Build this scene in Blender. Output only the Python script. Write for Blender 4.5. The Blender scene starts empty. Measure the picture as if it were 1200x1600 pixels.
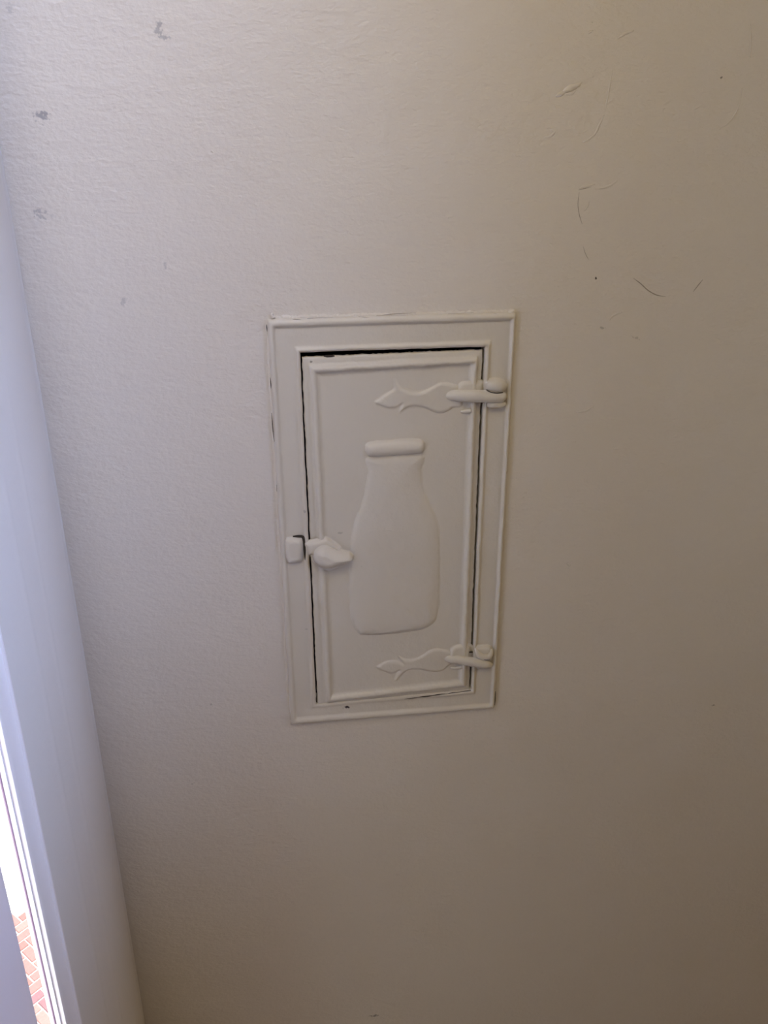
import bpy, bmesh, math, random
import numpy as np
from mathutils import Vector, Matrix, noise
random.seed(4)

# ------------------------------------------------------------------ camera
ZOFF = 0.95                                  # floor to foot of the milk door
F = 1325.0                                   # focal length in pixels of a 1600 px high frame
RM = np.array([[0.99185289, -0.12730903, -0.00450116],
               [-0.05347474, -0.38402643, -0.92177229],
               [0.11562138, 0.9145032, -0.38770555]])   # world -> camera (x right, y down, z forward)
CAM = np.array([0.00475, -0.6333, 0.4704 + ZOFF])
scene = bpy.context.scene
col = scene.collection
cd = bpy.data.cameras.new('camera'); cam = bpy.data.objects.new('camera', cd); col.objects.link(cam)
cd.sensor_fit = 'VERTICAL'; cd.sensor_height = 24.0; cd.lens = F / 1600 * 24.0
cd.clip_start = 0.02; cd.clip_end = 200
rot = (np.diag([1, -1, -1]) @ RM).T
mw = Matrix([list(rot[i]) + [CAM[i]] for i in range(3)] + [[0, 0, 0, 1]])
cam.matrix_world = mw
scene.camera = cam

# ------------------------------------------------------------------ light
W = bpy.data.worlds.new('sky'); scene.world = W; W.use_nodes = True
bg = W.node_tree.nodes['Background']
bg.inputs[0].default_value = (0.92, 0.97, 1.0, 1); bg.inputs[1].default_value = 3.6

def area(name, loc, target, sx, sy, power, color, spread=180):
    l = bpy.data.lights.new(name, 'AREA'); l.shape = 'RECTANGLE'; l.size = sx; l.size_y = sy
    l.energy = power; l.color = color; l.spread = math.radians(spread)
    o = bpy.data.objects.new(name, l); col.objects.link(o); o.location = loc
    o.rotation_euler = (Vector(target) - Vector(loc)).to_track_quat('-Z', 'Y').to_euler()
    return o
LIGHTS = [
    ('upper_left_fill', (-0.08, -0.42, 2.0), (-0.22, 0.0, 1.62), 0.12, 0.12, 0.62, (.33, .51, 1), 75),  # added blue fill for the upper left wall, no real fixture
    ('warm_top_fill', (-0.10, -0.75, 2.1), (-0.20, 0.0, 1.6), 0.2, 0.3, 1.38, (1, .82, .41), 100),  # added warm light from high on the left, no window built there
    ('side_wall_fill', (0.9, -0.75, 1.65), (-0.18, -0.24, 1.26), 0.25, 0.5, .76, (.42, .57, 1), 32),  # added blue beam that brightens the side wall strip
    ('right_fill', (2.3, -0.9, 1.3), (-0.1, -0.3, 1.0), 0.9, 1.1, 6.0, (1, .77, .43), 180),  # added warm fill from the right, the wall has no window
]
for a in LIGHTS: area(*a)
sl = bpy.data.lights.new('sun', 'SUN'); sl.energy = 7.0; sl.angle = 0.01; sl.color = (1, 0.97, 0.93)
so = bpy.data.objects.new('sun', sl); col.objects.link(so); so.location = (2, 3, 6)
so.rotation_euler = Vector((-0.3, -0.42, -0.85)).to_track_quat('-Z', 'Y').to_euler()   # shines on the yard beyond the entrance
vs = scene.view_settings
scene.display_settings.display_device = 'sRGB'
vs.view_transform = 'Standard'; vs.look = 'None'; vs.gamma = 1.0; vs.use_curve_mapping = False
vs.exposure = 0.0

# ------------------------------------------------------------------ helpers
def ray(px, py):
    return RM.T @ np.array([(px - 600) / F, (py - 800) / F, 1.0])
def onwall(px, py, y=-0.002):
    """the point of the wall-parallel plane at depth y that the photograph shows at a pixel"""
    d = ray(px, py); t = (y - CAM[1]) / d[1]
    p = CAM + d * t
    return (p[0], p[2])

def mesh(name, verts, faces, mat, parent=None, smooth=True, **props):
    me = bpy.data.meshes.new(name)
    me.from_pydata([tuple(v) for v in verts], [], [tuple(f) for f in faces])
    if smooth:
        me.polygons.foreach_set('use_smooth', [True] * len(me.polygons))
    me.materials.append(mat); me.update()
    o = bpy.data.objects.new(name, me); col.objects.link(o)
    if parent: o.parent = parent
    for k, v in props.items(): o[k] = v
    return o

def fix_normals(o):
    bm = bmesh.new(); bm.from_mesh(o.data); bmesh.ops.recalc_face_normals(bm, faces=bm.faces)
    bm.to_mesh(o.data); bm.free(); return o

def boxes(name, lst, mat, parent=None, bevel=0.0, **props):
    bm = bmesh.new()
    for (a, b) in lst:
        x0, y0, z0 = a; x1, y1, z1 = b
        r = bmesh.ops.create_cube(bm, size=1)
        bmesh.ops.scale(bm, vec=(x1 - x0, y1 - y0, z1 - z0), verts=r['verts'])
        bmesh.ops.translate(bm, vec=((x0 + x1) / 2, (y0 + y1) / 2, (z0 + z1) / 2), verts=r['verts'])
    if bevel: bmesh.ops.bevel(bm, geom=bm.edges[:], offset=bevel, segments=4, affect='EDGES')
    me = bpy.data.meshes.new(name); bm.to_mesh(me); bm.free(); me.materials.append(mat)
    o = bpy.data.objects.new(name, me); col.objects.link(o)
    if parent: o.parent = parent
    for k, v in props.items(): o[k] = v
    return o

def prism(name, prof, z0, z1, mat, parent=None, closed=True, **props):
    """extrude an x,y profile upward"""
    n = len(prof)
    V = [(x, y, z0) for x, y in prof] + [(x, y, z1) for x, y in prof]
    Fc = [(i, (i + 1) % n, n + (i + 1) % n, n + i) for i in range(n if closed else n - 1)]
    if closed: Fc += [tuple(range(n))[::-1], tuple(range(n, 2 * n))]
    o = mesh(name, V, Fc, mat, parent, **props)
    fix_normals(o)
    o.data.set_sharp_from_angle(angle=math.radians(50))
    return o

def wob(x, z, s=90.0, k=0.0):
    return noise.noise(Vector((x * s, z * s, k)))

def ring(name, loops, mat, parent=None, n=90, cap=False, wobble=0.00012, rag=0.0, **props):
    """loops: list of (quad of four x,z corners in order TL TR BR BL, depth y); joined into a mitred frame moulding"""
    V = []; Fc = []
    m = 4 * n
    for li, (q, y) in enumerate(loops):
        for s in range(4):
            a = q[s]; b = q[(s + 1) % 4]
            for i in range(n):
                t = i / n
                x = a[0] + (b[0] - a[0]) * t; z = a[1] + (b[1] - a[1]) * t
                dx = wob(x, z, 110, 1.3) * wobble + wob(x, z, 500, 7.3) * rag
                dz = wob(x, z, 110, 5.1) * wobble + wob(x, z, 500, 3.3) * rag
                dy = wob(x, z, 60, 9.7) * wobble
                yy = y(s, t) if callable(y) else y
                V.append((x + dx, yy + dy, z + dz))
    for li in range(len(loops) - 1):
        for i in range(m):
            j = (i + 1) % m
            Fc.append((li * m + i, (li + 1) * m + i, (li + 1) * m + j, li * m + j))
    if cap:
        b0 = (len(loops) - 1) * m
        Fc.append(tuple(b0 + i for i in range(m))[::-1])
    o = mesh(name, V, Fc, mat, parent, **props)
    fix_normals(o)
    return o

def lerpq(A, B, t):
    return [(a[0] + (b[0] - a[0]) * t, a[1] + (b[1] - a[1]) * t) for a, b in zip(A, B)]

def spline(pts, sub=8, closed=True):
    n = len(pts); out = []
    P = [np.array(p, float) for p in pts]
    rng = range(n if closed else n - 1)
    for i in rng:
        if closed: p0, p1, p2, p3 = P[i - 1], P[i], P[(i + 1) % n], P[(i + 2) % n]
        else: p0, p1, p2, p3 = P[max(i - 1, 0)], P[i], P[i + 1], P[min(i + 2, n - 1)]
        for k in range(sub):
            t = k / sub
            out.append(0.5 * ((2 * p1) + (-p0 + p2) * t + (2 * p0 - 5 * p1 + 4 * p2 - p3) * t * t + (-p0 + 3 * p1 - 3 * p2 + p3) * t ** 3))
    if not closed: out.append(P[-1])
    return out

def relief(name, pix, mat, parent, base, H, wid, res=0.0006, power=2.0, smooth_outline=4, wobble=0.00008, hfun=None, filt=0, **props):
    """a raised shape cast on a plate: outline given where the photograph shows it, edge rounded over wid, standing H proud of base"""
    pp = spline(pix, smooth_outline) if smooth_outline > 1 else [np.array(p, float) for p in pix]
    poly = np.array([onwall(p[0], p[1], base - H * 0.4) for p in pp])
    lo = poly.min(0) - 3 * res; hi = poly.max(0) + 3 * res
    nx = int((hi[0] - lo[0]) / res) + 2; nz = int((hi[1] - lo[1]) / res) + 2
    X, Z = np.meshgrid(lo[0] + np.arange(nx) * res, lo[1] + np.arange(nz) * res)
    d2 = np.full(X.shape, 1e9); inside = np.zeros(X.shape, bool)
    for i in range(len(poly)):
        a = poly[i - 1]; b = poly[i]; e = b - a; L = e @ e + 1e-18
        t = np.clip(((X - a[0]) * e[0] + (Z - a[1]) * e[1]) / L, 0, 1)
        d2 = np.minimum(d2, (X - a[0] - t * e[0]) ** 2 + (Z - a[1] - t * e[1]) ** 2)
        c = ((a[1] > Z) != (b[1] > Z))
        with np.errstate(divide='ignore', invalid='ignore'):
            xi = (b[0] - a[0]) * (Z - a[1]) / (b[1] - a[1] if abs(b[1] - a[1]) > 1e-15 else 1e-15) + a[0]
        inside ^= c & (X < xi)
    d = np.sqrt(d2) * np.where(inside, 1, -1)
    w = wid(X, Z, poly) if callable(wid) else wid
    t = np.clip(d / w, 0, 1)
    h = H * (1 - (1 - t) ** power) ** (1 / power)
    if hfun is not None: h = h * hfun(X, Z, poly)
    for _ in range(filt):
        q = np.pad(h, 1, mode='edge')
        h = (q[:-2, 1:-1] + q[2:, 1:-1] + q[1:-1, :-2] + q[1:-1, 2:] + 2 * q[1:-1, 1:-1]) / 6
    h = np.where(d < -res * (1 + filt * 0.6), -0.0004, np.where(h <= 1e-7, -0.0003, h))
    keepv = d > -res * (3.2 + filt)
    idx = -np.ones(X.shape, int); V = []
    ks = np.argwhere(keepv)
    for c, (i, j) in enumerate(ks):
        idx[i, j] = c
        V.append((X[i, j], base - h[i, j] - wobble * wob(X[i, j], Z[i, j], 120, 2.2) * (1 if h[i, j] > 0 else 0), Z[i, j]))
    q = keepv[:-1, :-1] & keepv[1:, :-1] & keepv[:-1, 1:] & keepv[1:, 1:]
    Fc = [(idx[i, j], idx[i, j + 1], idx[i + 1, j + 1], idx[i + 1, j]) for i, j in np.argwhere(q)]
    return mesh(name, V, Fc, mat, parent, **props)

def tube(name, pts, rad, mat, parent=None, sides=14, sub=5, depth=None, rough=0.0, **props):
    """a closed swept bar with round ends; pts are x,y,z; rad per point, depth = front to back radius factor"""
    P = spline(pts, sub, closed=False)
    Rr = spline([(r,) for r in rad], sub, closed=False)
    n = len(P); V = []; Fc = []
    for i in range(n):
        T = P[min(i + 1, n - 1)] - P[max(i - 1, 0)]; T = T / (np.linalg.norm(T) + 1e-12)
        up = np.array([0, 1.0, 0]); s = np.cross(T, up); s /= np.linalg.norm(s) + 1e-12
        u = np.cross(s, T)
        r = max(float(Rr[i][0]), 1e-5); dd = r * (depth or 1)
        for k in range(sides):
            a = 2 * math.pi * k / sides
            p = P[i] + s * math.cos(a) * r + u * math.sin(a) * dd
            if rough:
                nn = noise.noise(Vector(p * 600)) * rough
                p = p + (s * math.cos(a) + u * math.sin(a)) * nn
            V.append(tuple(p))
    for i in range(n - 1):
        for k in range(sides):
            k2 = (k + 1) % sides
            Fc.append((i * sides + k, i * sides + k2, (i + 1) * sides + k2, (i + 1) * sides + k))
    Fc.append(tuple(range(sides))[::-1]); Fc.append(tuple((n - 1) * sides + k for k in range(sides)))
    o = mesh(name, V, Fc, mat, parent, **props); fix_normals(o); return o

# ------------------------------------------------------------------ materials
def pmat(name, color, rough=0.5, spec=0.4, coat=0.0):
    m = bpy.data.materials.new(name); m.use_nodes = True
    b = m.node_tree.nodes['Principled BSDF']
    b.inputs['Base Color'].default_value = (*color, 1); b.inputs['Roughness'].default_value = rough
    b.inputs['Specular IOR Level'].default_value = spec
    return m, m.node_tree, b

def node(nt, t, **kw):
    n = nt.nodes.new(t)
    for k, v in kw.items(): setattr(n, k, v)
    return n
def math_n(nt, op, a, b=None, clamp=False):
    n = node(nt, 'ShaderNodeMath', operation=op, use_clamp=clamp)
    for i, v in enumerate((a, b)):
        if v is None: continue
        if isinstance(v, (int, float)): n.inputs[i].default_value = v
        else: nt.links.new(v, n.inputs[i])
    return n.outputs[0]

def tex(nt, scale, detail=3, rough=0.5, vec=None, stretch=None):
    tc = node(nt, 'ShaderNodeTexCoord')
    src = tc.outputs['Object']
    if stretch:
        mp = node(nt, 'ShaderNodeMapping'); mp.inputs['Scale'].default_value = stretch
        nt.links.new(src, mp.inputs[0]); src = mp.outputs[0]
    t = node(nt, 'ShaderNodeTexNoise'); t.inputs['Scale'].default_value = scale
    t.inputs['Detail'].default_value = detail; t.inputs['Roughness'].default_value = rough
    nt.links.new(src, t.inputs['Vector'])
    return t.outputs['Fac']

def bump(nt, bsdf, hs, dist=0.001, strength=1.0):
    """hs: list of (height output, amplitude in metres)"""
    tot = None
    for h, a in hs:
        v = math_n(nt, 'MULTIPLY', h, a * 1000)
        tot = v if tot is None else math_n(nt, 'ADD', tot, v)
    b = node(nt, 'ShaderNodeBump'); b.inputs['Distance'].default_value = 0.001; b.inputs['Strength'].default_value = strength
    nt.links.new(tot, b.inputs['Height']); nt.links.new(b.outputs[0], bsdf.inputs['Normal'])

def spots(nt, base_socket, lst):
    """stains on the wall: (pixel x, pixel y, radius along, radius across, tilt, colour, strength)"""
    tc = node(nt, 'ShaderNodeTexCoord').outputs['Object']
    nz = tex(nt, 420, 2)
    cur = base_socket
    for (px, py, ra, rb, ang, c, st) in lst:
        x, z = onwall(px, py, 0.0)
        mp = node(nt, 'ShaderNodeMapping', vector_type='TEXTURE')
        mp.inputs['Location'].default_value = (x, 0, z)
        mp.inputs['Rotation'].default_value = (0, math.radians(ang), 0)
        mp.inputs['Scale'].default_value = (ra, 1, rb)
        nt.links.new(tc, mp.inputs[0])
        ln = node(nt, 'ShaderNodeVectorMath', operation='LENGTH'); nt.links.new(mp.outputs[0], ln.inputs[0])
        v = math_n(nt, 'ADD', ln.outputs['Value'], math_n(nt, 'MULTIPLY', math_n(nt, 'SUBTRACT', nz, 0.5), 3.6))
        mr = node(nt, 'ShaderNodeMapRange', interpolation_type='SMOOTHSTEP')
        nt.links.new(v, mr.inputs['Value'])
        mr.inputs['From Min'].default_value = 0.3; mr.inputs['From Max'].default_value = 1.15
        mr.inputs['To Min'].default_value = st; mr.inputs['To Max'].default_value = 0
        mx = node(nt, 'ShaderNodeMix', data_type='RGBA')
        nt.links.new(mr.outputs[0], mx.inputs['Factor']); nt.links.new(cur, mx.inputs['A'])
        mx.inputs['B'].default_value = (*c, 1)
        cur = mx.outputs['Result']
    return cur

def tone(nt, color, amt, scale):
    """very slight unevenness of the paint's own colour"""
    t = tex(nt, scale, 3)
    mx = node(nt, 'ShaderNodeMix', data_type='RGBA')
    nt.links.new(t, mx.inputs['Factor'])
    mx.inputs['A'].default_value = (*[c * (1 - amt) for c in color], 1)
    mx.inputs['B'].default_value = (*[min(1, c * (1 + amt)) for c in color], 1)
    return mx.outputs['Result']

WALLC = (0.72, 0.665, 0.615)
M_wall, nt, b = pmat('wall_paint', WALLC, 0.5, 0.35)
GREY = (0.30, 0.29, 0.31)
DK = (0.06, 0.05, 0.045)
st = spots(nt, tone(nt, WALLC, 0.025, 3.5), [
    (931, 435, .0012, .0010, 0, DK, 1), (1127, 121, .0013, .0010, 0, DK, .7),
    (248, 45, .0024, .0048, 15, GREY, .6), (258, 58, .0048, .0018, 5, GREY, .55), (65, 180, .0048, .0036, 10, GREY, .75),
    (62, 335, .0042, .0034, 0, GREY, .5), (82, 337, .0022, .0018, 0, GREY, .25), (192, 472, .0022, .0030, 30, GREY, .35),
    (585, 1587, .0060, .0018, 0, DK, .6), (1115, 1102, .0016, .0012, 0, DK, .5), (157, 1295, .0012, .0055, 20, (.3, .2, .2), .4),
    (258, 416, .0015, .0025, 0, GREY, .4), (15, 12, .0030, .0030, 0, GREY, .25), (941, 512, .0025, .0010, 20, DK, .35),
    (994, 528, .004, .0009, 15, DK, .25), (330, 1100, .0012, .0012, 0, DK, .3), (300, 1225, .001, .001, 0, DK, .3)])
nt.links.new(st, b.inputs['Base Color'])
bump(nt, b, [(tex(nt, 260, 3, 0.55, stretch=(1, 1, 1.5)), 0.00055), (tex(nt, 75, 3, 0.5, stretch=(1, 1, 1.7)), 0.0008), (tex(nt, 11, 2), 0.0022)])

M_side, nt, b = pmat('side_wall_paint', (0.73, 0.69, 0.66), 0.38, 0.45)
bump(nt, b, [(tex(nt, 160, 2), 0.0002), (tex(nt, 9, 2), 0.0012)])

M_iron, nt, b = pmat('painted_cast_iron', (0.67, 0.62, 0.56), 0.42, 0.42)
iron_col = (0.67, 0.62, 0.56)
nt.links.new(spots(nt, tone(nt, iron_col, 0.02, 20), [
    (791, 736, .0010, .0016, 0, (.42, .28, .10), .9), (541, 1103, .0042, .0015, 10, (.05, .04, .05), 1),
    (486, 565, .0011, .0009, 0, (.2, .19, .17), .8), (532, 831, .0028, .0010, -10, (.35, .32, .29), .5),
    (564, 881, .0006, .0006, 0, DK, .6), (476, 797, .0010, .0012, 0, (.3, .28, .26), .5),
    (478, 981, .0012, .0009, 0, (.4, .38, .36), .5), (510, 1044, .0010, .0010, 0, (.4, .38, .36), .4)]), b.inputs['Base Color'])
bump(nt, b, [(tex(nt, 330, 3, 0.55), 0.00022), (tex(nt, 90, 3, 0.5), 0.0006), (tex(nt, 25, 2), 0.0008)])

M_dark, nt, b = pmat('dark_cavity', (0.05, 0.055, 0.085), 0.8, 0.2)
M_crack, nt, b = pmat('crack_ridge_shade', (0.40, 0.35, 0.31), 0.9, 0.1)  # for cracks, and for shade painted along raised paint ridges
M_crackd, nt, b = pmat('crack_gap', (0.06, 0.05, 0.045), 0.95, 0.05)
M_trim, nt, b = pmat('trim_gloss_paint', (0.88, 0.84, 0.86), 0.28, 0.5)
bump(nt, b, [(tex(nt, 90, 3), 0.0003)])
M_leaf, nt, b = pmat('entrance_leaf_paint', (0.80, 0.72, 0.76), 0.45, 0.4)
bump(nt, b, [(tex(nt, 70, 3), 0.0003)])
M_seal, nt, b = pmat('pink_grey_seal', (0.42, 0.30, 0.40), 0.7, 0.2)
M_ceil, nt, b = pmat('ceiling_paint', (0.80, 0.77, 0.72), 0.8, 0.2)
M_floor, nt, b = pmat('floor_boards', (0.30, 0.19, 0.11), 0.45, 0.4)
nt.links.new(tone(nt, (0.30, 0.19, 0.11), 0.25, 6), b.inputs['Base Color'])
bump(nt, b, [(tex(nt, 40, 3, stretch=(1, 8, 1)), 0.0004)])
M_mortar, nt, b = pmat('sand_mortar', (0.62, 0.56, 0.50), 0.95, 0.1)
bump(nt, b, [(tex(nt, 200, 3), 0.001)])
M_conc, nt, b = pmat('pale_concrete', (0.68, 0.66, 0.66), 0.9, 0.2)
nt.links.new(tone(nt, (0.68, 0.66, 0.66), 0.05, 4), b.inputs['Base Color'])
M_brick = []
for i, c in enumerate([(0.23, .115, .105), (0.26, .13, .12), (0.20, .105, .115), (0.28, .155, .14)]):
    m, nt, b = pmat('red_brick', c, 0.9, 0.15)
    nt.links.new(tone(nt, c, 0.2, 60), b.inputs['Base Color']); bump(nt, b, [(tex(nt, 150, 3), 0.001)])
    M_brick.append(m)
# thin window glass: mostly clear, a slight mirror
M_glass = bpy.data.materials.new('clear_glass'); M_glass.use_nodes = True; nt = M_glass.node_tree; nt.nodes.clear()
out = node(nt, 'ShaderNodeOutputMaterial'); mixs = node(nt, 'ShaderNodeMixShader'); tr = node(nt, 'ShaderNodeBsdfTransparent'); gl = node(nt, 'ShaderNodeBsdfGlossy')
fr = node(nt, 'ShaderNodeFresnel'); fr.inputs[0].default_value = 1.45; gl.inputs['Roughness'].default_value = 0.02
tr.inputs[0].default_value = (0.95, 0.98, 1, 1)
nt.links.new(fr.outputs[0], mixs.inputs[0]); nt.links.new(tr.outputs[0], mixs.inputs[1]); nt.links.new(gl.outputs[0], mixs.inputs[2]); nt.links.new(mixs.outputs[0], out.inputs[0])

# ------------------------------------------------------------------ room shell
Z = ZOFF
XL = -0.170                 # face of the side wall
XR, YB, H = 2.4, -2.8, 2.5
RC = 0.044                  # width of the plaster turned back to darken the corner
# front wall, with the milk door's opening cut through
OX0, OX1, OZ0, OZ1 = 0.018, 0.168, Z + 0.022, Z + 0.340
TW = 0.20
GD = 0.008
# shallow groove shaped so the plaster falls dark where it meets the side wall
EDGE = [(XL + RC * (1 - k / 16), GD * (k / 16) ** 2.2) for k in range(17)]
def front_wall():
    xs = [XL + RC, OX0, OX1, XR]; zs = [-0.05, OZ0, OZ1, H + 0.05]
    V = []; Fc = []
    for y in (0.0, TW):
        for z in zs:
            for x in xs: V.append((x, y, z))
    g = lambda k, i, j: k * 16 + j * 4 + i
    for j in range(3):
        for i in range(3):
            if i == 1 and j == 1: continue
            Fc.append((g(0, i, j), g(0, i + 1, j), g(0, i + 1, j + 1), g(0, i, j + 1)))
            Fc.append((g(1, i, j), g(1, i, j + 1), g(1, i + 1, j + 1), g(1, i + 1, j)))
    for (a, b_) in [((1, 1), (2, 1)), ((2, 1), (2, 2)), ((2, 2), (1, 2)), ((1, 2), (1, 1))]:
        Fc.append((g(0, *a), g(0, *b_), g(1, *b_), g(1, *a)))
    outer = [(0, 0), (3, 0), (3, 3), (0, 3)]
    V2 = V
    for i in range(3):
        Fc.append((g(0, i, 0), g(1, i, 0), g(1, i + 1, 0), g(0, i + 1, 0)))
        Fc.append((g(0, i, 3), g(0, i + 1, 3), g(1, i + 1, 3), g(1, i, 3)))
        Fc.append((g(0, 0, i), g(0, 0, i + 1), g(1, 0, i + 1), g(1, 0, i)))
        Fc.append((g(0, 3, i), g(1, 3, i), g(1, 3, i + 1), g(0, 3, i + 1)))
    nf = len(Fc); b0 = len(V2); n = len(EDGE)
    V2 += [(x, y, -0.05) for x, y in EDGE] + [(x, y, H + 0.05) for x, y in EDGE]
    Fc += [(b0 + i, b0 + n + i, b0 + n + i + 1, b0 + i + 1) for i in range(n - 1)]
    o = mesh('wall_front', V2, Fc, M_wall, None, smooth=False, kind='structure')
    o.data.polygons.foreach_set('use_smooth', [i >= nf for i in range(len(Fc))])
    return o
wall = front_wall()

# side wall beside the corner groove; it stops at the entrance door casing
YD0, YD1 = -0.243, -1.06      # door opening along y
DTOP = 2.08
WT = 0.014
gx, gy = EDGE[-1]
face = [(XL, gy + 0.002), (XL, 0.0), (XL, 0.0)]
def ridge(y, w, h):
    return [(XF + h * math.sin(math.pi * k / 6) ** 2, y + w / 2 - w * k / 6) for k in range(7)]
XF = XL + 0.0075                              # belly shaped so the side wall dims toward the corner
face = face[:-1] + [(XL + 0.0075 * (1 - (1 - k / 14) ** 2), -0.085 * k / 14) for k in range(15)]
face += ridge(-0.093, 0.012, 0.0005) + ridge(-0.130, 0.014, 0.0006)
face += [(XF, -0.2125)]
prof = face + [(XL - 0.0012, -0.2125), (XL - WT, -0.165), (XL - WT, 0.02), (XL, 0.02)]
prism('wall_left', prof, 0.0, H, M_side, None, kind='structure')
boxes('wall_left', [((XL - 0.12, YB, 0), (XL, YD1 - 0.0, H)), ((XL - WT, YD1, DTOP), (XL, YD0 + 0.02, H))], M_side, kind='structure')
boxes('wall_right', [((XR, YB, 0), (XR + 0.1, 0, H))], M_wall, kind='structure')
boxes('wall_back', [((XL - 0.12, YB - 0.1, 0), (XR + 0.1, YB, H))], M_wall, kind='structure')
boxes('floor', [((XL - 0.03, YB - 0.1, -0.05), (XR + 0.1, 0.0, 0.0))], M_floor, kind='structure')
boxes('ceiling', [((XL - 0.03, YB - 0.1, H), (XR + 0.1, 0.0, H + 0.05))], M_ceil, kind='structure')

# casing round the entrance: a moulded board with a raised outer bead
yj = -0.2253                                  # the face that looks into the opening
cas = [(XL - 0.0008, -0.2015), (-0.1560, -0.2015), (-0.1546, -0.2026), (-0.1547, -0.2042), (-0.1560, -0.2045),
       (-0.1563, -0.2080), (-0.1566, -0.2140), (-0.1562, -0.2200), (-0.1560, yj + 0.0006), (-0.1563, yj), (-0.1585, yj - 0.0001), (-0.1592, yj + 0.0002), (-0.1592, yj - 0.0012),
       (-0.1608, yj - 0.0012), (-0.1655, yj - 0.0004), (-0.1708, -0.2128)]
trim = prism('trim_1', cas, 0.0, DTOP + 0.03, M_trim, None, kind='structure')
boxes('weather_seal', [((-0.1632, yj - 0.0016, 0.05), (-0.1619, yj + 0.001, DTOP - 0.02))], M_seal, trim, bevel=0.0004)

# ------------------------------------------------------------------ entrance door, ajar
door = bpy.data.objects.new('door_1', None); col.objects.link(door)
door['kind'] = 'structure'
hx, hy = XL - 0.030, -1.045
ex, ey = -0.1515, -0.2735
L = math.hypot(ex - hx, ey - hy)
door.location = (hx, hy, 0.012); door.rotation_euler = (0, 0, math.atan2(ey - hy, ex - hx))
# local: x along the leaf from the hinge, y to the outside (+), z up
T = 0.034; SW = 0.085; g0, g1 = 1.02, 1.96; hgt = DTOP - 0.03
def leaf_board(name, x0, x1, z0, z1, bev=0.003):
    return boxes(name, [((x0, 0.0, z0), (x1, T, z1))], M_leaf, door, bevel=bev)
leaf_board('door_stile', L - SW, L + 0.0065, 0, hgt, 0.009)
leaf_board('door_stile', 0, SW, 0, hgt)
leaf_board('door_rail', SW, L - SW, g1, hgt)
leaf_board('door_rail', SW, L - SW, g0 - 0.14, g0)
leaf_board('door_rail', SW, L - SW, 0, 0.2)
boxes('door_panel', [((SW, 0.011, 0.2), (L - SW, T - 0.011, g0 - 0.14))], M_leaf, door, bevel=0.002)
boxes('pane', [((SW, 0.014, g0), (L - SW, 0.018, g1))], M_glass, door)
kn = boxes('door_knob', [((L - 0.05, -0.008, 0.93), (L - 0.03, 0.0, 0.95))], M_trim, door, bevel=0.003)
bm = bmesh.new(); bmesh.ops.create_uvsphere(bm, u_segments=20, v_segments=12, radius=0.022)
bmesh.ops.translate(bm, vec=(L - 0.04, -0.026, 0.94), verts=bm.verts); bm.from_mesh(kn.data); bm.to_mesh(kn.data); bm.free()

# ------------------------------------------------------------------ outside
GZ = Z - 4.4
boxes('ground', [((-14, -10, GZ - 0.3), (6, 14, GZ - 0.012))], M_conc, kind='structure')
bx0, bx1, by0, by1 = -2.15, -1.35, 3.02, 4.1
path = boxes('brick_path', [((bx0 - 0.02, by0 - 0.02, GZ - 0.05), (bx1 + 0.02, by1 + 0.02, GZ - 0.004))], M_mortar, kind='structure')
bmx = []
for m in M_brick:
    bm = bmesh.new(); bmesh.ops.create_cube(bm, size=1); bmesh.ops.scale(bm, vec=(0.132, 0.062, 0.06), verts=bm.verts)
    bmesh.ops.bevel(bm, geom=[e for e in bm.edges], offset=0.004, segments=1, affect='EDGES')
    me = bpy.data.meshes.new('brick'); bm.to_mesh(me); bm.free(); me.materials.append(m); bmx.append(me)
nb = 0
a = 0.070
# herringbone, 2:1 bricks
for i in range(-22, 23):
    for j in range(-22, 23):
        ux = i * a + j * 2 * a; uy = i * a - j * 2 * a
        for kind_ in (0, 1):
            if kind_ == 0: cx, cy, r = ux + a, uy + a / 2, 0
            else: cx, cy, r = ux + a / 2 - 0.0, uy + 2 * a, math.pi / 2
            x = (bx0 + bx1) / 2 + (cx * 0.7071 - cy * 0.7071); y = (by0 + by1) / 2 + (cx * 0.7071 + cy * 0.7071)
            if not (bx0 + .05 < x < bx1 - .05 and by0 + .05 < y < by1 - .05): continue
            o = bpy.data.objects.new('brick', random.choice(bmx)); col.objects.link(o); o.parent = path
            o.location = (x, y, GZ - 0.028 + random.uniform(-.002, .002)); o.rotation_euler = (0, 0, math.pi / 4 + r + random.uniform(-.02, .02))
            nb += 1
print('bricks', nb)

# ------------------------------------------------------------------ the milk door
milk = bpy.data.objects.new('milk_door', None); col.objects.link(milk)
milk.location = (0, 0, 0)
milk['label'] = 'small white painted cast iron milk delivery door with raised bottle emblem set in wall'
milk['category'] = 'milk door'; milk['kind'] = 'thing'

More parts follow.
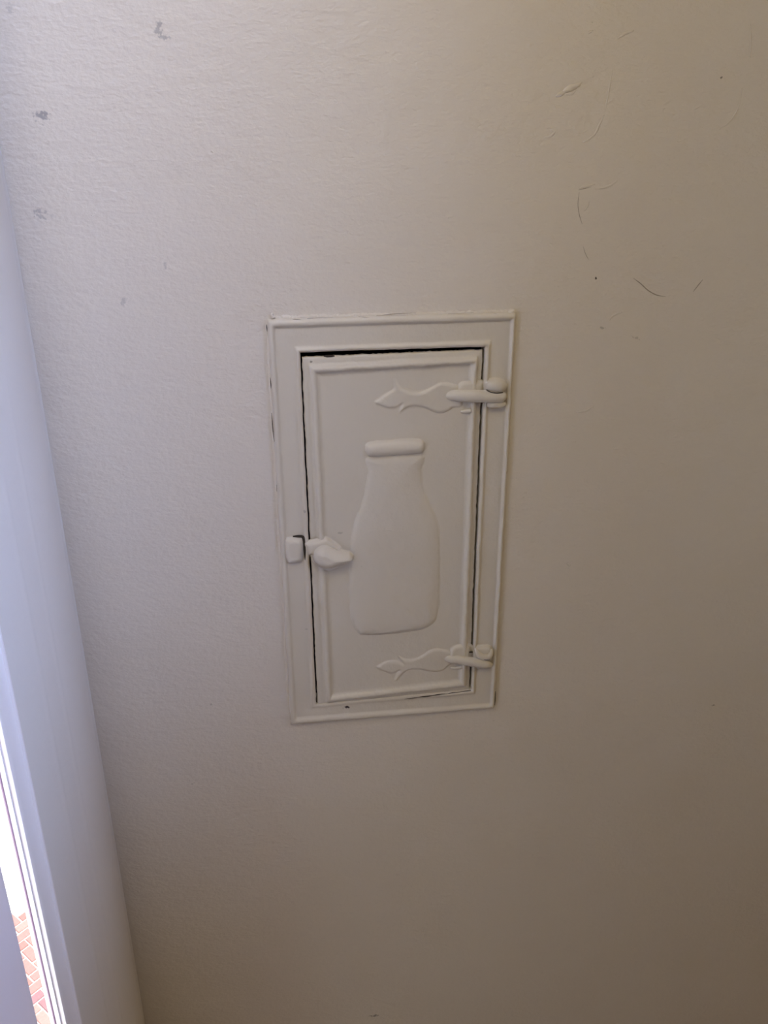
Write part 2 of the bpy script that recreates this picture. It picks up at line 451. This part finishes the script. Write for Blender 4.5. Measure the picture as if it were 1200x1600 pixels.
def Q(pts, y): return [onwall(px, py, y) for px, py in pts]
yo = -0.004
O_out = Q([(418.5, 499.5), (806, 488.5), (772, 1106), (455, 1132)], -0.002)
O_in = Q([(429, 513), (799, 501.5), (766.5, 1099.5), (463, 1121.5)], -0.003)
I_out = Q([(461.5, 543.5), (767.5, 532.5), (742, 1084.5), (487, 1107.5)], -0.003)
I_in = Q([(468.8, 551), (758.5, 542), (737, 1078.5), (494.2, 1101.5)], -0.003)
FLAT = -0.0020
def bead(A, B, y0, y1, top, n=7, side='both'):
    """rounded bead between quads A and B: depth y0 at A, y1 at B, crown at top"""
    out = []
    for k in range(n + 1):
        t = k / n
        base = y0 + (y1 - y0) * t
        crown = math.sin(math.pi * t) ** 0.7 if 0 < t < 1 else 0
        out.append((lerpq(A, B, t), base + (top - base) * crown))
    return out
def fading(loops, lo):
    def f(s, t):
        sm = lambda v: max(0, min(1, v)) ** 2 * (3 - 2 * max(0, min(1, v)))
        if s == 2: return 1 - 0.75 * sm((t - 0.12) / 0.3)
        if s == 3: return 0.25 + 0.75 * sm(t / 0.06)
        return 1
    return [(q, (lambda s, t, y=y: lo + (y - lo) * f(s, t))) for q, y in loops]
def grow(q, d):
    cx = sum(p[0] for p in q) / 4; cz = sum(p[1] for p in q) / 4
    return [(p[0] + (d if p[0] > cx else -d), p[1] + (d if p[1] > cz else -d)) for p in q]
loops = [(grow(O_out, 0.0006), 0.001), (grow(O_out, 0.0004), -0.0008)]
loops += bead(O_out, O_in, -0.0022, FLAT, -0.0043)
loops += [(lerpq(O_in, I_out, t), FLAT - 0.0001 * math.sin(t * 6)) for t in (0.08, 0.3, 0.5, 0.7, 0.92)]
loops += fading(bead(I_out, I_in, FLAT, -0.0020, -0.0040, 6), -0.0020)
loops += [(I_in, -0.0010), (I_in, 0.004), (grow(I_in, 0.0005), 0.012)]
ring('frame', loops, M_iron, milk, n=110, wobble=0.00035, rag=0.00008)

# dark box behind the little door
cx0, cx1, cz0, cz1 = OX0 + .001, OX1 - .001, OZ0 + .001, OZ1 - .001
V = [(x, y, z) for y in (0.0125, 0.19) for (x, z) in ((cx0, cz0), (cx1, cz0), (cx1, cz1), (cx0, cz1))]
lin = mesh('cavity_box', V, [(4, 5, 6, 7), (0, 1, 5, 4), (1, 2, 6, 5), (2, 3, 7, 6), (3, 0, 4, 7)], M_dark, milk, smooth=False)
lin['label'] = 'dark hollow behind the small door'

# the leaf
D_out = Q([(471.5, 558.8), (754.6, 546.8), (733.6, 1078), (496.6, 1101.5)], -0.0015)
D_bo = Q([(482.5, 570.5), (747, 556.5), (728, 1072.5), (509, 1097.5)], -0.002)
D_bi = Q([(496, 583.5), (736.5, 569.5), (718.5, 1063), (519.5, 1086)], -0.002)
FLD = -0.0018; FLG = -0.0014
lo = [(D_out, 0.0025), (D_out, -0.0004), (lerpq(D_out, D_bo, 0.12), -0.0011), (lerpq(D_out, D_bo, 0.3), FLG), (lerpq(D_out, D_bo, 0.75), FLG)]
lo += bead(D_bo, D_bi, FLG, FLD, -0.0048, 8)
lo += [(grow(D_bi, -0.003), FLD), (grow(D_bi, -0.010), FLD)]
leaf = ring('door_leaf', lo, M_iron, milk, n=110, cap=True, wobble=0.00035, rag=0.0006)
leaf['label'] = 'hinged cast leaf with a rounded border bead, closed but slightly askew'
# edge of the frame opening is kept straight; the leaf's paint is chipped along its top

# bottle emblem
bottle = [(577, 714), (577.5, 736), (572.5, 764), (567, 788), (557, 812), (550.5, 840), (547.5, 877), (546.5, 920), (547.5, 950), (551, 973), (559, 987),
          (569, 992.3), (605, 991), (648, 985.5), (668, 980), (680.5, 969), (685.5, 950), (687, 915), (687.5, 877), (686.5, 840), (682.5, 814), (670.5, 786), (661.5, 762), (658.5, 735), (658, 710)]
def bw(X, Zz, poly):
    # softly rounded down both flanks, crisper along the foot
    zmin = poly[:, 1].min(); zmax = poly[:, 1].max()
    t = np.clip((Zz - zmin) / 0.035, 0, 1)
    return 0.0055 + 0.0125 * t
relief('bottle_relief', bottle, M_iron, leaf, FLD, 0.0033, bw, res=0.0007, power=1.7, wobble=0.00025, filt=2)
rim = [(571, 701), (573.5, 694.5), (582, 691.3), (600, 689.8), (640, 687.2), (657, 688), (663.5, 693), (663.5, 701), (660, 707.5), (650, 709.5), (620, 711.8), (584, 714.5), (574.5, 711)]
relief('bottle_rim', rim, M_iron, leaf, FLD, 0.0050, 0.0062, res=0.0005, power=2.0, wobble=0.0002, filt=1)

# hinge straps cast on the leaf
top_strap = [(585.5, 629), (593, 623), (601, 617), (610, 611.5), (616, 607), (616.2, 598), (616.8, 591.5), (620, 598), (627, 606), (642, 612.5), (657.5, 612.5), (674.5, 605.5), (690, 598), (707, 600), (722, 606),
             (722, 634), (708, 637), (702.5, 641), (690, 646), (677, 643.5), (664, 637.5), (650, 634.8), (636, 637), (624.5, 645), (626, 638), (628, 631.5), (620, 636.5), (608, 638), (596, 634)]
bot_strap = [(587.5, 1043), (594, 1038.5), (602, 1034), (614, 1031.8), (625, 1034.5), (631, 1037.5), (627, 1033), (621.5, 1024.5), (632, 1029.5), (646, 1030), (659, 1024.5), (672, 1016), (684, 1013.5), (700, 1016.5), (712, 1020),
             (712, 1036), (702, 1039.5), (694, 1046.5), (684, 1050), (668, 1048.5), (654, 1046), (640, 1046.3), (629, 1053), (620, 1064), (617, 1062), (621, 1051.5), (623.5, 1048), (612, 1052.3), (600, 1049)]
for s in (top_strap, bot_strap):
    relief('hinge_strap', s, M_iron, leaf, FLD, 0.0014, 0.0026, res=0.00035, power=1.7, smooth_outline=3, wobble=0.0001, filt=5)

def P3(px, py, y):
    x, z = onwall(px, py, y); return (x, y, z)
# raised hinge arms reaching over the gap, and the bosses where the border bead turns round them
tube('hinge_arm', [P3(684, 615, .0035), P3(706, 617.5, -.0024), P3(732, 618.5, -.0056), P3(756, 619.3, -.0064), P3(776, 620, -.0066), P3(785, 620.2, -.0060), P3(789, 620.4, -.0040)],
     [.0026, .0044, .0050, .0050, .0046, .0042, .0022], M_iron, leaf, depth=0.75, rough=.0002)
tube('hinge_arm', [P3(682, 1026, .0035), P3(703, 1029, -.0026), P3(728, 1032.5, -.0055), P3(748, 1036, -.0062), P3(760, 1038, -.0060), P3(768, 1039, -.0040)],
     [.0022, .0038, .0043, .0042, .0037, .0020], M_iron, leaf, depth=0.85, rough=.0002)
def boss(pts, rr, dep=0.7, parent=leaf, name='hinge_boss'):
    return tube(name, pts, rr, M_iron, parent, depth=dep, rough=.00015)
for c in ([(714, 612), (716, 603), (721, 598), (731, 596), (744, 597), (753, 600), (754.5, 612), (754, 616), (714, 616)],
          [(701, 1028), (704, 1017), (709, 1011), (718, 1008), (728, 1008), (734, 1011), (735, 1026), (734, 1031), (702, 1031)]):
    relief('hinge_collar', c, M_iron, leaf, FLD, 0.0025, 0.0030, res=0.0004, power=1.8, filt=4)
boss([P3(720, 643, -.0016), P3(728, 642.5, -.0028), P3(736, 641.5, -.0034)], [.0012, .0016, .0018])
boss([P3(704, 1043.5, -.0016), P3(712, 1044, -.0026), P3(722, 1042, -.0034)], [.0010, .0014, .0018])
hole = tube('screw_hole', [P3(736, 1018, -.0050), P3(736, 1020, -.0052)], [.0016, .0016], M_crackd, leaf, sides=12, depth=.4)

# knuckles on the frame that the arms sit in
kn_top = [(758, 600), (761, 595), (770, 592.5), (783, 593), (790, 597), (792, 606), (792.5, 622), (791, 632), (785, 636), (771, 637), (762, 635.5), (758.5, 630)]
kb = relief('hinge_knuckle', kn_top, M_iron, milk, FLAT, 0.0042, 0.0030, res=0.0004, power=2.2, filt=2,
       hfun=lambda X, Zz, poly: np.where(np.abs(Zz - onwall(780, 620, -.004)[1]) < 0.0062, 0.35, 1.0))
tube('knuckle_lobe', [P3(763, 603.5, -.0045), P3(770, 603, -.0062), P3(782, 603.5, -.0062), P3(788, 605, -.0045)], [.0034, .0046, .0048, .0034], M_iron, kb, depth=.7)
tube('knuckle_lobe', [P3(761, 632, -.0040), P3(769, 632.5, -.0052), P3(782, 632, -.0052), P3(789, 630, -.0040)], [.0020, .0030, .0030, .0020], M_iron, kb, depth=.7)
tube('dark_outline', [P3(788.5, 614, -.0052), P3(789.8, 620, -.0056), P3(788.5, 626.5, -.0052)], [.0004, .0006, .0004], M_crackd, kb, depth=1, sides=8)  # thin dark line round the end of the arm
tube('dark_outline', [P3(760, 609.5, -.0086), P3(768, 613, -.0092), P3(778, 614, -.0095), P3(786, 613, -.0080)], [.0003, .0004, .0004, .0003], M_crackd, kb, depth=1, sides=8)  # thin dark line between upper lobe and arm
kn_bot = [(741, 1014), (744, 1010.5), (752, 1010), (763, 1009), (768, 1013), (769, 1026), (768.5, 1040), (765, 1045.5), (752, 1046.5), (744, 1043), (741, 1036)]
kb2 = relief('hinge_knuckle', kn_bot, M_iron, milk, FLAT, 0.0040, 0.0028, res=0.0004, power=2.2, filt=2,
       hfun=lambda X, Zz, poly: np.where(np.abs(Zz - onwall(752, 1037, -.004)[1]) < 0.0050, 0.35, 1.0))
tube('knuckle_lobe', [P3(743, 1012.5, -.0042), P3(746, 1020, -.0060), P3(753, 1026, -.0066), P3(762, 1026.5, -.0064), P3(766.5, 1022, -.0056), P3(767, 1013.5, -.0042)],
     [.0016, .0024, .0030, .0030, .0026, .0018], M_iron, kb2, depth=.8, rough=.0002)
tube('dark_outline', [P3(754, 1030, -.0082), P3(760, 1031, -.0086), P3(765, 1030.5, -.0074)], [.0003, .0004, .0003], M_crackd, kb2, depth=1, sides=8)  # thin dark line between lower hinge's lobe and arm

# catch on the frame with the slot behind it
keep = [(444, 848), (448, 842), (457, 840.5), (466, 840.5), (472.5, 843.5), (474, 852), (474, 864), (472.5, 875), (466, 879.5), (455, 880.5), (449, 879), (445, 868)]
kp = relief('latch_keeper', keep, M_iron, milk, FLAT, 0.0046, 0.0044, res=0.0004, power=1.8, filt=5)
kp['label'] = 'rounded lug the latch closes behind'
tube('keeper_slot', [P3(457.5, 838.2, -.0026), P3(465, 838.0, -.0027), P3(472, 838.0, -.0026)], [.0006, .0012, .0012], M_crackd, kp, depth=.5, sides=10)
tube('keeper_slot', [P3(471.5, 838, -.0026), P3(474.5, 841, -.0028), P3(475.5, 850, -.0030), P3(476.2, 862, -.0030), P3(477.5, 875, -.0026)], [.0012, .0013, .0011, .0010, .0005], M_crackd, kp, depth=.5, sides=10)
# turning latch: a flat tongue and a thumb piece
knob = bpy.data.objects.new('latch', None); col.objects.link(knob); knob.parent = milk
knob.name = 'latch'
tongue = [(476.5, 849), (486, 847.2), (500, 843.5), (510, 841.5), (518, 846), (532, 857), (530, 872), (505, 884), (492, 880), (488, 868), (482.5, 866.5), (479, 858)]
def fan(name, pix, base, H, wid, parent, mat, **k):
    return relief(name, pix, mat, parent, base, H, wid, res=0.0004, filt=2, **k)
tg = fan('latch_tongue', tongue, FLG - 0.0016, 0.0034, 0.0030, knob, M_iron, smooth_outline=3)
grip = [(489.5, 868), (491, 861), (497, 855), (506, 851.5), (516, 854), (528, 861), (540, 865), (548, 867), (552, 872), (550, 877.5), (542, 881), (530, 885), (519, 889), (506, 889), (495, 884), (490, 876)]
fan('latch_grip', grip, FLG - 0.0025, 0.0100, 0.0085, knob, M_iron, power=1.9)
disc = [(492, 872), (500, 862), (520, 860), (540, 872), (546, 880), (530, 887), (515, 892.5), (504, 890), (496, 884)]
fan('latch_rose', disc, FLD + 0.0002, 0.0034, 0.0022, knob, M_iron)

# ------------------------------------------------------------------ paint build-up round the frame, cracks and lumps in the wall paint
def line(name, pix, r, mat, y=-0.0001, parent=wall, rough=0.0, depth=0.6, **k):
    pts = [P3(a, b_, y) for a, b_ in pix]
    rr = r if isinstance(r, (list, tuple)) else [r * 0.35] + [r] * (len(pts) - 2) + [r * 0.35]
    return tube(name, pts, rr, mat, parent, sides=8, depth=depth, rough=rough, **k)
def jag(p, q, n, amp):
    out = []
    for i in range(n + 1):
        t = i / n
        out.append((p[0] + (q[0] - p[0]) * t + random.uniform(-amp, amp), p[1] + (q[1] - p[1]) * t + random.uniform(-amp, amp)))
    return out
line('caulk_line', jag((423, 497.5), (804, 487.5), 70, 0.9), .0026, M_wall, y=0.0008, rough=.0007)
line('caulk_line', jag((417.5, 500), (453, 1130), 60, 0.5), .0018, M_wall, y=0.0006, rough=.0005)
line('caulk_line', jag((808, 492), (774, 1104), 40, 0.4), .0012, M_wall, y=0.0006, rough=.0003)
line('caulk_line', jag((456, 1133), (770, 1107.5), 40, 0.4), .0012, M_wall, y=0.0006, rough=.0003)
line('paint_lump', [(424.5, 489), (425, 493), (427, 497)], [.0008, .0016, .0016], M_wall, y=-0.001)
line('paint_lump', [(793, 489), (799, 487.5), (804, 488)], [.0012, .0020, .0016], M_wall, y=-0.0012, rough=.0006)
for seg in [[(416.5, 507), (416.8, 512), (417.2, 518)], [(426.5, 490), (427, 493)], [(422, 590), (423, 600), (423.4, 607)], [(424.3, 645), (426, 668), (428.5, 690)],
            [(432.2, 757), (432.6, 768)]]:
    line('crack', seg, .00034, M_crackd, y=-0.0022)
for seg in [[(457, 499), (462, 498.8), (471, 499.5)], [(560, 494.5), (575, 496.5), (586, 496)], [(480, 497.5), (520, 495.5)], [(588, 493.5), (620, 490), (650, 489)],
            [(672, 494.5), (684, 496), (690, 495.5)], [(771, 489.8), (776, 490.4)], [(788, 489.5), (792, 490), (801, 491)], [(700, 490), (740, 488.5)]]:
    line('crack', seg, .00028, M_crack, y=-0.0026, depth=0.8)
line('crack', [(774.2, 1080), (773.5, 1092), (772.8, 1102)], .00055, M_crackd, y=-0.0012)
line('crack', [(770, 1126.5), (773, 1125.8)], .0003, M_crack, y=-0.0002)
# cracks, ridges and trowel marks to the right; dark lines also paint ridge shading
for seg, r, m in [([(990, 435), (1001, 443), (1013, 454), (1026, 461), (1040, 463.5)], .00036, M_crack),
               ([(905, 300), (903, 318), (905, 335), (909.5, 350)], .00026, M_crack), ([(911, 385), (915, 397), (920, 406)], .00022, M_crack),
               ([(904, 297), (912, 295), (924, 292)], .00026, M_crack), ([(905, 294), (912, 292), (930, 288)], .0009, M_wall), ([(930, 296), (945, 293), (958, 287), (964, 281)], .0008, M_wall),
               ([(912, 222), (922, 216), (931, 207), (936, 196), (944, 180)], .0008, M_wall), ([(944, 180), (950, 150), (957, 110)], .0006, M_wall),
               ([(1159, 138), (1158, 150), (1152, 172), (1140, 190), (1124, 203)], .00045, M_wall), ([(1084, 171), (1090, 168), (1096, 165)], .0006, M_wall),
               ([(1083, 456), (1090, 447), (1098, 437)], .0004, M_crack), ([(925, 32), (926.5, 36)], .0009, M_wall), ([(919, 53), (922, 50), (927, 48)], .0007, M_wall),
               ([(965, 60), (975, 53), (990, 48)], .0011, M_wall), ([(868, 151), (876, 147), (884, 143)], .0016, M_wall), ([(880, 143), (888, 139), (896, 136), (910, 129)], .0022, M_wall), ([(884, 147), (892, 146), (900, 141)], .0012, M_wall),
               ([(952, 500), (960, 492), (972, 488)], .0009, M_wall), ([(885, 880), (889, 882), (891, 885)], .0013, M_wall), ([(1171, 30), (1173, 60), (1172, 90)], .0008, M_wall),
               ([(913, 330), (918, 322), (921, 314)], .0007, M_wall), ([(850, 215), (860, 213), (866, 206), (860, 204)], .0008, M_wall),
               ([(900, 644), (915, 642), (928, 634)], .0009, M_wall), ([(886, 695), (900, 690)], .0011, M_wall), ([(330, 235), (333, 238)], .0014, M_wall), ([(818, 775), (820, 778)], .0014, M_wall),
               ([(143, 337), (150, 332)], .0012, M_wall), ([(700, 575 - 235), (708, 338)], .0010, M_wall), ([(774, 239), (780, 236)], .0010, M_wall), ([(1045, 860 - 550), (1052, 312)], .0010, M_wall)]:
    line('crack' if m is M_crack else 'paint_lump', seg, r, m, y=0.0 if m is M_wall else -0.0001, depth=.30 if m is M_wall else .25, rough=r * .25)
line('crack', jag((632, 1092.3), (736, 1079), 14, 0.35), [.0001, .0003, .0004, .0003, .0005, .0006, .0004, .0006, .0004, .0003, .0004, .0003, .0003, .0004, .0003], M_crackd, y=-0.0034, parent=leaf)
line('crack', jag((506, 556.3), (523, 556.6), 4, 0.4), .0009, M_crackd, y=-0.0012, parent=leaf)
line('crack', [(491.5, 1078), (493, 1088), (494.2, 1097)], [.0004, .0009, .0006], M_crackd, y=-0.0016, parent=leaf)
# fine crack in the paint across the bottle
line('crack', [(560, 838), (590, 829), (620, 830), (640, 836), (652, 833), (668, 830)], .00016, M_wall, y=FLD - 0.0034, parent=leaf, depth=.6)
